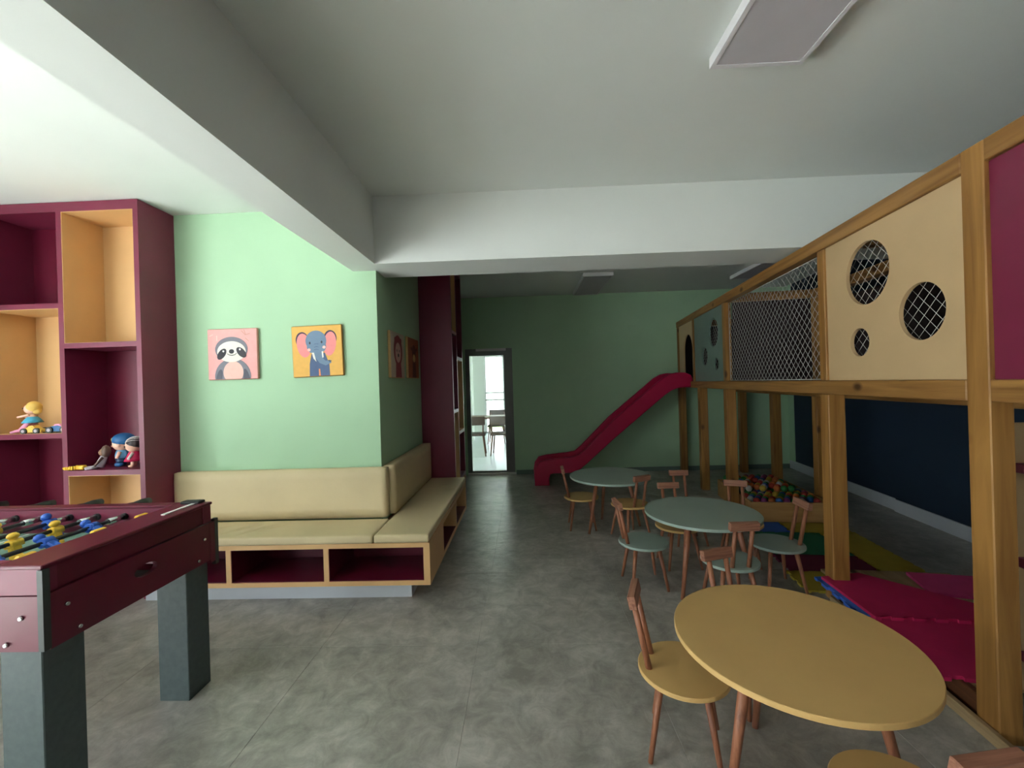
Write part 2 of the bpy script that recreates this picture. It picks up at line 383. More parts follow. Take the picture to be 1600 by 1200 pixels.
# ------------------------------------------------------------------ shelf units (burgundy with amber niches)
def shelf_unit(name, label, depth, cols, zs, colours, height, loc, rz, th=0.038):
    """front faces local -y at y=0, body behind; columns along local x"""
    t = thing(name, label, 'shelf unit', loc, rz)
    x1 = cols[-1][1] + th; x0 = cols[0][0] - th
    bx('side_panel', (x0, cols[0][0], 0, depth, 0, height), 'burgundy', t); bx('side_panel', (cols[-1][1], x1, 0, depth, 0, height), 'burgundy', t)
    bx('top_panel', (cols[0][0], cols[-1][1], 0, depth, height - 0.07, height), 'burgundy', t)
    bx('plinth', (cols[0][0], cols[-1][1], 0.02, depth, 0, 0.10), 'burgundy', t)
    for a, b in zip(cols, cols[1:]):
        bx('divider', (a[1], b[0], 0, depth, 0.10, height - 0.07), 'burgundy', t)
    for (a, b), zz, cc in zip(cols, zs, colours):
        lev = [0.10] + zz + [height - 0.07]
        for z in zz: bx('shelf', (a, b, 0, depth, z - th, z), 'burgundy', t)
        for k in range(len(lev) - 1):
            lo = lev[k]; hi = lev[k + 1] - (th if k + 1 < len(lev) - 1 else 0)
            m = 'amber_laminate' if cc[k] == 'a' else 'burgundy_dark'
            e = 0.004
            l = MB(); l.box(a, b, depth - 0.012, depth, lo, hi, m=m)
            if cc[k] == 'a':
                l.box(a, a + e, 0.002, depth - 0.012, lo, hi, m=m); l.box(b - e, b, 0.002, depth - 0.012, lo, hi, m=m)
                l.box(a + e, b - e, 0.002, depth - 0.012, hi - e, hi, m=m); l.box(a + e, b - e, 0.002, depth - 0.012, lo, lo + e * 0.5, m=m)
            lo_ = l.build('niche_lining', m, t)
            lo_['label'] = 'amber niche lining' if cc[k] == 'a' else 'dark burgundy niche back'
    return t
shelf_unit('shelf_unit', 'tall burgundy open shelf unit with amber niches and toys', WY - 3.0,
           [(-3.985, -3.435), (-3.397, -2.848)],
           [[0.28, 1.235, 2.20], [0.0 + 0.40, 0.955, 1.90]],
           [['a', 'b', 'a', 'b'], ['b', 'a', 'b', 'a']], 2.945, (0, 3.0, 0), 0)
# rear unit: its open side faces right (+x); local x runs along world y
su = shelf_unit('shelf_unit', 'tall dark burgundy shelf unit beside the glazed door', 0.36,
           [(4.688, 4.97), (5.005, 5.39)], [[0.30, 1.23, 2.13], [0.40, 0.95, 1.85]],
           [['b', 'a', 'b', 'a'], ['a', 'b', 'a', 'b']], 2.945, (-0.80, 0, 0), R(90))

# ------------------------------------------------------------------ corner bench and cushions
bt = thing('corner_bench', 'long yellow L-shaped bench with open burgundy cubbies', 'bench')
XL, XR, YF, YE = -2.81, -0.69, 2.87, 4.645
Z0, Z1 = 0.132, 0.425
def front_piece(n, d, m='bench_laminate'): return bx(n, d, m, bt)
front_piece('top_board', (XL, XR, YF, WY - 0.001, Z1 - 0.032, Z1)); front_piece('bottom_board', (XL, XR, YF, WY - 0.001, Z0, Z0 + 0.032))
for x in (-2.79, -2.11, -1.416):
    front_piece('divider', (x - 0.018, x + 0.018, YF, WY - 0.02, Z0 + 0.032, Z1 - 0.032))
front_piece('end_panel', (XR - 0.044, XR, YF, 3.323, Z0 + 0.032, Z1 - 0.032))
for a, b in ((-2.772, -2.128), (-2.092, -1.434), (-1.398, XR - 0.044)):
    l = MB(); l.box(a, b, WY - 0.03, WY - 0.002, Z0 + 0.032, Z1 - 0.032); l.box(a, b, YF + 0.006, WY - 0.03, Z0 + 0.032, Z0 + 0.036)
    l.box(a, a + 0.003, YF + 0.006, WY - 0.03, Z0 + 0.036, Z1 - 0.032); l.box(b - 0.003, b, YF + 0.006, WY - 0.03, Z0 + 0.036, Z1 - 0.032); l.box(a, b, YF + 0.006, WY - 0.03, Z1 - 0.035, Z1 - 0.032)
    o = l.build('cubby_lining', 'burgundy_dark', bt); o['label'] = 'burgundy cubby lining'
front_piece('top_board', (WX + 0.001, XR, WY, YE, Z1 - 0.032, Z1)); front_piece('bottom_board', (WX + 0.001, XR, WY, YE, Z0, Z0 + 0.032))
for y in (3.342, 3.98, 4.627):
    front_piece('divider', (WX + 0.03, XR, y - 0.018, y + 0.018, Z0 + 0.032, Z1 - 0.032))
for a, b in ((3.36, 3.962), (3.998, 4.609)):
    l = MB(); l.box(WX + 0.001, WX + 0.03, a, b, Z0 + 0.032, Z1 - 0.032); l.box(WX + 0.03, XR - 0.006, a, b, Z0 + 0.032, Z0 + 0.036)
    o = l.build('cubby_lining', 'burgundy_dark', bt); o['label'] = 'burgundy cubby lining'
pl = MB(); pl.box(XL, -0.852, YF + 0.105, WY, 0, Z0); pl.box(WX + 0.001, -0.852, WY, YE, 0, Z0)
o = pl.build('plinth', 'baseboard_white', bt); o['label'] = 'white recessed plinth'

def cushion(name, label, dims, bev, group, wrinkles=0, vertical=False):
    x0, x1, y0, y1, z0, z1 = dims
    b = bmesh.new()
    nx, ny, nz = [max(2, int((d) / (0.0095 if wrinkles else 0.045))) for d in (x1 - x0, y1 - y0, z1 - z0)]
    bmesh.ops.create_cube(b, size=1)
    for v in b.verts: v.co = Vector((x0 + (v.co.x + .5) * (x1 - x0), y0 + (v.co.y + .5) * (y1 - y0), z0 + (v.co.z + .5) * (z1 - z0)))
    for ax, n in ((0, min(nx, 182)), (1, min(ny, 130)), (2, min(nz, 5))):
        lo, hi = ((x0, x1), (y0, y1), (z0, z1))[ax]
        for k in range(1, n):
            c = [0, 0, 0]; c[ax] = lo + (hi - lo) * k / n; nn = [0, 0, 0]; nn[ax] = 1
            bmesh.ops.bisect_plane(b, geom=b.verts[:] + b.edges[:] + b.faces[:], plane_co=c, plane_no=nn)
    r = bev
    for v in b.verts:      # round every edge of the block
        q = Vector((min(max(v.co.x, x0 + r), x1 - r), min(max(v.co.y, y0 + r), y1 - r), min(max(v.co.z, z0 + r), z1 - r)))
        dlt = v.co - q
        if dlt.length > 1e-6:
            v.co = q + dlt.normalized() * r if sum(abs(c) > 1e-5 for c in dlt) > 1 else v.co
    for (wx, wy, ang, ln, hh) in (wrinkles or []):
        for v in b.verts:
            if v.co.z > z1 - 0.004:
                dx, dy = v.co.x - wx, v.co.y - wy
                u = dx * math.cos(ang) + dy * math.sin(ang); p = -dx * math.sin(ang) + dy * math.cos(ang)
                if abs(u) < ln: v.co.z += hh * math.exp(-(p / 0.010) ** 2) * (1 - (u / ln) ** 2)
    for f in b.faces: f.smooth = True
    bmesh.ops.recalc_face_normals(b, faces=b.faces[:])
    m = MB(); m.merge(b); o = m.build(name, 'beige_vinyl')
    return tag(o, label, 'cushion', group)
cz0, cz1 = Z1 + 0.001, 0.484
cushion('seat_cushion', 'beige vinyl seat cushion with creases on the bench under the animal pictures', (XL, -1.083, YF - 0.012, 3.232, cz0, cz1), 0.014, 'bench cushions',
        [(-2.35, 3.03, R(50), 0.16, 0.014), (-2.12, 3.05, R(48), 0.15, 0.017), (-1.98, 3.04, R(50), 0.17, 0.017), (-1.90, 3.06, R(46), 0.13, 0.012)])
cushion('seat_cushion', 'beige vinyl seat cushion running towards the dark shelf unit', (-1.077, XR - 0.002, YF - 0.012, YE, cz0, cz1), 0.014, 'bench cushions',
        [(-0.80, 4.1, R(8), 0.12, 0.011), (-0.82, 4.25, R(-5), 0.12, 0.010)])
cushion('back_cushion', 'beige padded backrest cushion against the bright green wall', (-2.807, -1.10, 3.234, WY - 0.001, cz1 + 0.001, 0.877), 0.016, 'bench cushions')
cushion('back_cushion', 'beige padded backrest cushion against the shaded side wall', (WX + 0.001, -1.062, WY + 0.003, YE, cz1 + 0.001, 0.877), 0.016, 'bench cushions')

# ------------------------------------------------------------------ animal pictures
def ell(cx, cy, rx, ry, rot=0.0, n=36, clip=-0.496):
    p = []
    for k in range(n):
        a = 2 * math.pi * k / n; x = rx * math.cos(a); y = ry * math.sin(a)
        X = cx + x * math.cos(rot) - y * math.sin(rot); Y = cy + x * math.sin(rot) + y * math.cos(rot)
        p.append((X, max(Y, clip)))
    q = []
    for a in p:
        if not q or (abs(a[0] - q[-1][0]) + abs(a[1] - q[-1][1])) > 1e-5: q.append(a)
    return q
def band(pts, widths):
    L, Rr = [], []
    for k, (x, y) in enumerate(pts):
        a = pts[max(0, k - 1)]; c = pts[min(len(pts) - 1, k + 1)]
        dx, dy = c[0] - a[0], c[1] - a[1]; l = math.hypot(dx, dy) or 1; nx, ny = -dy / l, dx / l; wd = widths[k] / 2
        L.append((x + nx * wd, y + ny * wd)); Rr.append((x - nx * wd, y - ny * wd))
    return L + Rr[::-1]
def picture(label, board, edge, layers, loc, rz, tilt=0.0, size=0.41):
    t = thing('animal_picture', label, 'picture', loc, rz, 'square animal pictures'); t.rotation_euler = (0, 0, rz)
    tl = Matrix.Rotation(tilt, 4, 'Y')
    MB().box(-size / 2, size / 2, -0.027, -0.001, -size / 2, size / 2, bev=0.008, seg=2, xf=tl).build('board', edge, t)
    k = size
    up = tl @ Matrix.Rotation(R(90), 4, 'X')       # 2D (x,y) -> (x, z), facing -y
    pr = MB()
    s = 0.487
    pr.prism([(-s * k, -s * k), (s * k, -s * k), (s * k, s * k), (-s * k, s * k)], 0.0268, 0.0274, m=board, xf=up)
    d = 0.0274
    for pts, m in layers:
        pr.prism([(max(-s, min(s, x)) * k, max(-s, min(s, y)) * k) for x, y in pts], d, d + 0.00025, m=m, xf=up); d += 0.00025
    pr.build('print', board, t)
    return t
for n, c in dict(pic_pink=(240, 172, 168), pic_pinkedge=(206, 150, 134), pic_grey=(128, 126, 136), pic_dgrey=(86, 88, 100), pic_cream=(240, 234, 220), pic_belly=(236, 190, 178), pic_dark=(58, 56, 62),
                 pic_amber=(236, 182, 92), pic_amberedge=(178, 130, 66), pic_blue=(116, 140, 166), pic_dblue=(78, 98, 134), pic_navy=(66, 58, 84), pic_earpink=(246, 150, 148), pic_white=(246, 244, 236), pic_orange=(236, 150, 100),
                 pic_palepink=(250, 206, 196), pic_mane=(150, 66, 70), pic_lionface=(214, 170, 160), pic_lionbg=(206, 190, 170), pic_rust=(168, 96, 66), pic_brown=(110, 62, 50), pic_rustedge=(214, 178, 120)).items(): flat(n, c)
def SL(px, py): return ((px - 340) / 420, -(py - 392) / 425)
sl = []
for pts in ([(212, 235), (212, 280)], [(420, 200), (450, 235), (490, 225)], [(440, 190), (455, 235)], [(450, 260), (480, 290)], [(150, 240), (180, 225)]):
    sl.append((band([SL(*p) for p in pts], [0.014] * len(pts)), 'pic_palepink' if pts[0][0] < 300 else 'pic_pinkedge'))
c = SL(340, 580); sl.append((ell(c[0], c[1], 0.36, 0.36), 'pic_grey'))
c = SL(215, 600); sl.append((ell(c[0] + .02, c[1], 0.06, 0.20, R(-12)), 'pic_dgrey')); c = SL(465, 600); sl.append((ell(c[0] - .02, c[1], 0.06, 0.20, R(12)), 'pic_dgrey'))
c = SL(345, 545); sl.append((ell(c[0], c[1], 0.20, 0.22), 'pic_belly'))
c = SL(333, 352); sl.append((ell(c[0], c[1], 0.325, 0.245), 'pic_grey'))
c = SL(333, 372); sl.append((ell(c[0], c[1], 0.285, 0.205), 'pic_cream'))
for px, py, rot in ((252, 390, -38), (416, 380, 42)):
    c = SL(px, py); sl.append((ell(c[0], c[1], 0.070, 0.125, R(rot)), 'pic_dark'))
for px, py in ((266, 368), (405, 355)):
    c = SL(px, py); sl.append((ell(c[0], c[1], 0.018, 0.02), 'pic_white'))
c = SL(335, 370); sl.append((ell(c[0], c[1], 0.052, 0.044), 'pic_dark'))
sl.append((band([SL(*p) for p in ((298, 388), (315, 399), (340, 403), (362, 398), (378, 384))], [0.010, 0.013, 0.014, 0.013, 0.010]), 'pic_dark'))
picture('pink picture of a grey sloth on the green wall', 'pic_pink', 'pic_pinkedge', sl, (-2.335, WY, 1.807), 0)
def EL(px, py): return ((px - 1050) / 440, -(py - 362) / 440)
el = []
for px, py in ((922, 262), (1168, 258)):
    c = EL(px, py); el.append((ell(c[0], c[1], 0.125, 0.155), 'pic_navy'))
c = EL(935, 310); el.append((ell(c[0], c[1], 0.135, 0.235, R(8)), 'pic_earpink')); c = EL(1162, 305); el.append((ell(c[0], c[1], 0.125, 0.235, R(-8)), 'pic_earpink'))
el.append(([EL(*p) for p in ((1000, 385), (1115, 380), (1150, 480), (1152, 578), (975, 578), (980, 470))], 'pic_dblue'))
el.append(([EL(*p) for p in ((1056, 515), (1068, 515), (1072, 578), (1056, 578))], 'pic_orange'))
c = EL(1043, 275); el.append((ell(c[0], c[1], 0.205, 0.20), 'pic_blue')); c = EL(1046, 325); el.append((ell(c[0], c[1], 0.19, 0.145), 'pic_blue'))
el.append((band([EL(*p) for p in ((1048, 350), (1060, 405), (1085, 450), (1120, 470), (1165, 455))], [0.20, 0.14, 0.11, 0.09, 0.06]), 'pic_blue'))
for pts in (((1003, 375), (1022, 375), (1040, 455), (1015, 425)), ((1088, 368), (1102, 366), (1104, 420), (1092, 422))): el.append(([EL(*p) for p in pts], 'pic_white'))
for px, py in ((990, 292), (1093, 288)):
    c = EL(px, py); el.append((ell(c[0], c[1], 0.017, 0.026), 'pic_dark'))
for px, py in ((981, 350), (1112, 333)):
    c = EL(px, py); el.append((ell(c[0], c[1], 0.032, 0.03), 'pic_palepink'))
for y in (300, 325, 348): el.append((band([EL(1025, y + 5), EL(1045, y), EL(1066, y + 4)], [0.008, 0.010, 0.008]), 'pic_dblue'))
el.append((band([EL(1146, 445), EL(1158, 456), EL(1173, 452)], [0.012, 0.016, 0.010]), 'pic_dark'))
picture('yellow picture of a blue elephant with pink ears on the green wall', 'pic_amber', 'pic_amberedge', el, (-1.645, WY, 1.81), 0, R(-1.2))
lion = [([(-0.18, -0.49), (-0.14, -0.1), (0.2, -0.1), (0.26, -0.49)], 'pic_mane'), (ell(0.02, 0.10, 0.31, 0.34), 'pic_mane'), (ell(0.02, 0.06, 0.2, 0.22), 'pic_lionface'),
        (ell(-0.07, 0.10, 0.022, 0.03), 'pic_dark'), (ell(0.11, 0.10, 0.022, 0.03), 'pic_dark'), (ell(0.03, 0.0, 0.05, 0.04), 'pic_dark'), (ell(-0.18, 0.33, 0.06, 0.06), 'pic_mane'), (ell(0.22, 0.33, 0.06, 0.06), 'pic_mane')]
picture('shaded picture of a lion with a red mane on the side wall', 'pic_lionbg', 'pic_rustedge', lion, (WX, 3.755, 1.79), R(90))
gir = [([(-0.14, -0.49), (-0.08, 0.0), (0.16, 0.0), (0.22, -0.49)], 'pic_brown'), (ell(0.04, 0.12, 0.17, 0.22), 'pic_brown'), (ell(0.04, 0.0, 0.12, 0.1), 'pic_rustedge'), (ell(-0.17, 0.22, 0.09, 0.045, R(-20)), 'pic_brown'), (ell(0.25, 0.22, 0.09, 0.045, R(20)), 'pic_brown'),
       (ell(-0.02, 0.14, 0.02, 0.03), 'pic_dark'), (ell(0.1, 0.14, 0.02, 0.03), 'pic_dark')]
picture('shaded rust-brown animal picture next to the dark shelf unit', 'pic_rust', 'pic_rustedge', gir, (WX, 4.29, 1.795), R(90))

# ------------------------------------------------------------------ toys on the shelves
for n, c in dict(toy_skin=(244, 196, 172), toy_blue=(34, 96, 150), toy_sky=(110, 176, 222), toy_navy=(30, 58, 92), toy_gold=(238, 200, 50), toy_hair=(44, 34, 36), toy_white=(236, 232, 228), toy_dress=(196, 28, 84), toy_brown=(104, 82, 72), toy_lace=(186, 176, 186),
                 toy_tan=(150, 112, 86), toy_blond=(240, 200, 104), toy_aqua=(70, 170, 206), toy_pink=(236, 158, 196), toy_yellow=(238, 196, 90), toy_wheel=(46, 50, 46), toy_lilac=(172, 150, 220)).items(): flat(n, c, 0.45)
SZ2, SZ1 = 0.955, 1.235
t = thing('toy_ring', 'yellow plastic ring rattle toy lying on the shelf', 'toy', (-3.378, 3.035, SZ2))
p = MB()
for k in range(20):
    a0, a1 = 2 * math.pi * k / 20, 2 * math.pi * (k + 1) / 20
    p.tube((0.04 * math.cos(a0) - 0.03, 0.028 * math.sin(a0), 0.017), (0.04 * math.cos(a1) - 0.03, 0.028 * math.sin(a1), 0.017), 0.015, n=8)
p.build('ring', 'yellow_plastic', t); bx('grip', (0.018, 0.075, -0.018, 0.018, 0.002, 0.034), 'yellow_plastic', t, 0.008, 2)
def eyes(t, c, d, r, m='toy_hair'):
    for s in (-1, 1):
        e = MB(); e.ball((c[0] + s * d, c[1], c[2]), r, sub=1); e.build('eye', m, t)
# lace rag doll, sitting and leaning
t = thing('rag_doll', 'small brown rag doll with lace bonnet sitting on the shelf', 'doll', (-3.228, 3.068, SZ2), R(-50)); t.scale = (1.15, 1.15, 1.2)
p = MB(); p.tube((0, 0.0, 0.012), (0, 0.025, 0.075), 0.026, 0.018); p.build('body', 'toy_lace', t)
p = MB(); p.ball((0, 0.02, 0.10), 0.024, sub=2); p.build('head', 'toy_tan', t)
p = MB(); p.ball((0, 0.034, 0.105), 0.038, sub=2, sc=(1, 0.7, 1.05)); p.build('bonnet', 'toy_brown', t)
for s in (-1, 1):
    p = MB(); p.tube((s * 0.014, -0.01, 0.012), (s * 0.028, -0.065, 0.010), 0.010, 0.008); p.build('leg', 'toy_lace', t)
    p = MB(); p.tube((s * 0.02, 0.02, 0.07), (s * 0.034, -0.02, 0.022), 0.008, 0.007); p.build('arm', 'toy_brown', t)
# boy doll with a blue cap, looking left
t = thing('boy_doll', 'vinyl boy doll with blue cap and light blue shirt', 'doll', (-3.128, 3.15, SZ2), R(-70))
p = MB(); p.ball((0, 0, 0.175), 0.058, sub=3, sc=(1, 1, 0.95)); hd = p.build('head', 'toy_skin', t); eyes(hd, (0, -0.052, 0.175), 0.022, 0.009)
p = MB(); p.ball((0, -0.06, 0.158), 0.010, sub=1); p.build('nose', 'toy_skin', hd)
for s in (-1, 1):
    p = MB(); p.ball((s * 0.056, 0.005, 0.165), 0.014, sub=1, sc=(0.6, 1, 1)); p.build('ear', 'toy_skin', hd)
p = MB(); p.ball((0, 0.012, 0.205), 0.068, sub=3, sc=(1.0, 1.05, 0.78)); cp = p.build('cap', 'toy_blue', t)
p = MB(); p.ball((0, -0.056, 0.208), 0.022, sub=2, sc=(1, 0.4, 0.8)); p.build('badge', 'toy_gold', cp)
p = MB(); p.lathe([(0, 0.062), (0.042, 0.062), (0.044, 0.085), (0.034, 0.125), (0, 0.13)], 20); p.build('shirt', 'toy_sky', t)
p = MB(); p.lathe([(0, 0.03), (0.036, 0.03), (0.043, 0.066), (0, 0.066)], 20); p.build('trousers', 'toy_navy', t)
for s in (-1, 1):
    p = MB(); p.ball((s * 0.022, -0.012, 0.018), 0.018, sub=2, sc=(1, 1.7, 1)); p.build('shoe', 'toy_blue', t)
    p = MB(); p.tube((s * 0.034, 0, 0.115), (s * 0.058, -0.01, 0.07), 0.013, 0.010); p.build('arm', 'toy_skin', t)
# girl doll in red
t = thing('girl_doll', 'vinyl girl doll in a red dress with dark striped hair', 'doll', (-2.985, 3.10, SZ2), R(-60))
p = MB(); p.ball((0, 0, 0.165), 0.052, sub=3); hd = p.build('head', 'toy_skin', t); eyes(hd, (0, -0.047, 0.16), 0.02, 0.008)
hr = MB(); hr.ball((0, 0.01, 0.182), 0.057, sub=3, sc=(1, 1.0, 0.86)); ho = hr.build('hair', 'toy_hair', t)
for k in range(7):
    a = R(-60 + 20 * k); pts = [(0.0585 * math.sin(a) * math.sin(b), 0.01 - 0.0585 * math.cos(b) * 1.0, 0.182 + 0.050 * math.cos(a) * math.sin(b)) for b in [R(10 + 16 * j) for j in range(11)]]
    st = MB()
    for u, v in zip(pts, pts[1:]): st.tube(u, v, 0.0022, n=5)
    st.build('hair_strand', 'toy_white', ho)
p = MB(); p.lathe([(0, 0.05), (0.062, 0.05), (0.05, 0.075), (0.03, 0.12), (0, 0.122)], 24); p.build('dress', 'toy_dress', t)
for s in (-1, 1):
    p = MB(); p.tube((s * 0.022, 0, 0.06), (s * 0.026, -0.005, 0.012), 0.016, 0.013); p.ball((s * 0.026, -0.014, 0.012), 0.014, sub=1, sc=(1, 1.5, 0.8)); p.build('leg', 'toy_skin', t)
    p = MB(); p.tube((s * 0.03, 0, 0.11), (s * 0.066, -0.02, 0.07), 0.012, 0.009); p.build('arm', 'toy_white', t)
# blond doll kneeling beside the toy car, looking left
t = thing('blond_doll', 'kneeling blond doll in a blue skirt on the shelf', 'doll', (-3.765, 3.09, SZ1), R(-80))
p = MB(); p.ball((0, -0.005, 0.185), 0.042, sub=3, sc=(0.95, 1.05, 1)); hd = p.build('head', 'toy_skin', t); eyes(hd, (0, -0.044, 0.19), 0.018, 0.008)
p = MB(); p.ball((0, -0.048, 0.172), 0.008, sub=1); p.build('nose', 'toy_skin', hd)
p = MB(); p.ball((0, 0.012, 0.20), 0.046, sub=3, sc=(1, 0.95, 0.95)); p.ball((0, 0.03, 0.17), 0.028, sub=2); p.build('hair', 'toy_blond', t)
p = MB(); p.tube((0, 0, 0.10), (0, 0, 0.155), 0.026, 0.016); p.build('torso', 'toy_skin', t)
p = MB(); p.lathe([(0, 0.085), (0.06, 0.08), (0.045, 0.105), (0.028, 0.125), (0, 0.126)], 24); p.build('skirt', 'toy_aqua', t)
for s in (-1, 1):
    p = MB(); p.tube((s * 0.02, 0, 0.09), (s * 0.022, -0.06, 0.03), 0.018, 0.014); p.tube((s * 0.022, -0.06, 0.028), (s * 0.024, -0.125, 0.010), 0.013, 0.009); p.build('leg', 'toy_pink', t)
    p = MB(); p.tube((s * 0.026, 0, 0.14), (s * 0.03, -0.075, 0.125), 0.009, 0.007); p.build('arm', 'toy_skin', t)
def toy_car(label, loc, rz, body, top, s=1.0):
    t = thing('toy_car', label, 'toy car', loc, rz); t.scale = (s, s, s)
    MB().prism([(-0.08, 0.012), (0.08, 0.012), (0.082, 0.032), (0.04, 0.042), (0.0, 0.056), (-0.04, 0.05), (-0.08, 0.03)], -0.03, 0.03, xf=Matrix.Rotation(R(90), 4, 'X')).build('body', body, t)
    MB().prism([(-0.035, 0.048), (0.03, 0.046), (0.01, 0.068), (-0.02, 0.066)], -0.024, 0.024, xf=Matrix.Rotation(R(90), 4, 'X')).build('cabin', top, t)
    for x in (-0.048, 0.05):
        for y in (-1, 1):
            wl = MB().tube((x, y * 0.024, 0.024), (x, y * 0.042, 0.024), 0.023, n=18).build('wheel', 'toy_wheel', t)
            MB().tube((x, y * 0.04, 0.024), (x, y * 0.044, 0.024), 0.012, n=12).build('hub', 'toy_lace', wl)
    return t
toy_car('yellow and black toy car in front of the blond doll', (-3.695, 3.042, SZ1), R(4), 'toy_yellow', 'toy_yellow', 0.92)
toy_car('blue and pink toy car between the yellow car and the shelf divider', (-3.528, 3.075, SZ1), R(6), 'toy_blue', 'toy_pink', 1.0)

# ------------------------------------------------------------------ foosball table
FX0, FX1, FY0, FY1 = -3.50, -1.66, 1.375, 2.145
ft = thing('foosball_table', 'dark red foosball table with charcoal legs', 'foosball table', ((FX0 + FX1) / 2, (FY0 + FY1) / 2, 0))
ox, oy = (FX0 + FX1) / 2, (FY0 + FY1) / 2
def fb(n, x0, x1, y0, y1, z0, z1, m, bev=0.0, parent=ft): return bx(n, (x0 - ox, x1 - ox, y0 - oy, y1 - oy, z0, z1), m, parent, bev)
for (a, b) in ((FX1 - 0.17, FX1 - 0.02), (FX0 + 0.02, FX0 + 0.17)):
    for (c, d) in ((FY0 + 0.01, FY0 + 0.15), (FY1 - 0.15, FY1 - 0.01)):
        lg = fb('leg', a, b, c, d, 0, 0.80, 'leg_charcoal', 0.003); lg['label'] = 'square charcoal leg'
fb('apron', FX0, FX1 + 0.006, FY0 - 0.004, FY0 + 0.018, 0.64, 0.827, 'burgundy_dark'); fb('apron', FX0, FX1 + 0.006, FY1 - 0.018, FY1 + 0.03, 0.62, 0.827, 'burgundy_dark')
# end board with ball return slot
eb = holed('end_board', FY0 + 0.018 - oy, FY1 - 0.018 - oy, 0.635, 0.827, [[(1.76 - oy + 0.055 * math.cos(a) * 1.0, 0.748 + 0.026 * math.sin(a)) for a in [R(k * 15) for k in range(24)]]], 0.02, 'burgundy_dark', ft)
eb.matrix_local = Matrix.Translation((FX1 - 0.006 - ox, 0, 0)) @ Matrix(((0, 0, 1, 0), (1, 0, 0, 0), (0, 1, 0, 0), (0, 0, 0, 1)))
fb('ball_tray', FX1 - 0.16, FX1 - 0.018, 1.69, 1.83, 0.70, 0.715, 'black_plastic')
fb('end_board', FX0, FX0 + 0.02, FY0 + 0.018, FY1 - 0.018, 0.635, 0.827, 'burgundy_dark')
# upper box
fb('side_rail', FX0, FX1 - 0.004, FY0, FY0 + 0.05, 0.830, 0.918, 'burgundy'); fb('side_rail', FX0, FX1 - 0.004, FY1 - 0.05, FY1, 0.830, 0.918, 'burgundy')
fb('end_rail', FX1 - 0.16, FX1 - 0.008, FY0 + 0.05, FY1 - 0.05, 0.830, 0.918, 'burgundy_dark'); fb('end_rail', FX0 + 0.008, FX0 + 0.16, FY0 + 0.05, FY1 - 0.05, 0.830, 0.918, 'burgundy_dark')
fb('rim', FX1 - 0.165, FX1 + 0.004, FY0 - 0.004, FY1 + 0.004, 0.918, 0.932, 'burgundy_dark', 0.003); fb('rim', FX0 - 0.004, FX0 + 0.165, FY0 - 0.004, FY1 + 0.004, 0.918, 0.932, 'burgundy_dark', 0.003)
fb('rim', FX0 + 0.165, FX1 - 0.165, FY0 - 0.004, FY0 + 0.052, 0.918, 0.932, 'burgundy', 0.003); fb('rim', FX0 + 0.165, FX1 - 0.165, FY1 - 0.052, FY1 + 0.004, 0.918, 0.932, 'burgundy_dark', 0.003)
pf = fb('pitch', FX0 + 0.16, FX1 - 0.16, FY0 + 0.05, FY1 - 0.05, 0.775, 0.80, 'pitch_green'); pf['label'] = 'grey-green playing field'
for x in (FX1 - 0.185, FX1 - 0.45, (FX0 + FX1) / 2): fb('pitch_line', x - 0.005, x + 0.005, FY0 + 0.06, FY1 - 0.06, 0.80, 0.801, 'white_plastic', parent=pf)
for x, sx in ((FX1, -1), (FX0, 1)):
    for y, sy in ((FY0, 1), (FY1, -1)):
        zt0, zt1, yo = (0.60, 0.838, 0.03) if (sx < 0 and sy < 0) else (0.64, 0.915, 0.0)
        fb('corner_trim', min(x, x + sx * 0.02) + (0.007 if sx < 0 else -0.007), max(x, x + sx * 0.02) + (0.007 if sx < 0 else -0.007), min(y - sy * 0.005, y + sy * 0.018) + yo, max(y - sy * 0.005, y + sy * 0.018) + yo, zt0, zt1, 'trim_dark')
# bolts
for (y, z) in ((1.445, 0.765), (1.485, 0.662), (2.085, 0.756), (2.045, 0.662)):
    MB().tube((FX1 + 0.004 - ox, y - oy, z), (FX1 + 0.012 - ox, y - oy, z), 0.008, 0.006, n=12).build('bolt', 'chrome', ft)
for (x, z) in ((-1.73, 0.755), (-1.785, 0.665), (-3.4, 0.755), (-3.35, 0.665)):
    MB().tube((x - ox, FY0 - 0.004 - oy, z), (x - ox, FY0 - 0.012 - oy, z), 0.009, 0.006, n=12).build('bolt', 'chrome', ft)
# markings on the rim: yellow bumpers, white score bar, black corner piece
for y in (1.47, 1.73, 1.93): fb('bumper', FX1 - 0.185, FX1 - 0.160, y - 0.03, y + 0.03, 0.905, 0.936, 'yellow_plastic', 0.006)
fb('score_bar', FX1 - 0.07, FX1 - 0.05, 1.92, 2.10, 0.932, 0.936, 'white_plastic'); fb('corner_cap', FX1 - 0.13, FX1 - 0.03, FY1 - 0.045, FY1 + 0.002, 0.932, 0.945, 'black_plastic', 0.004)
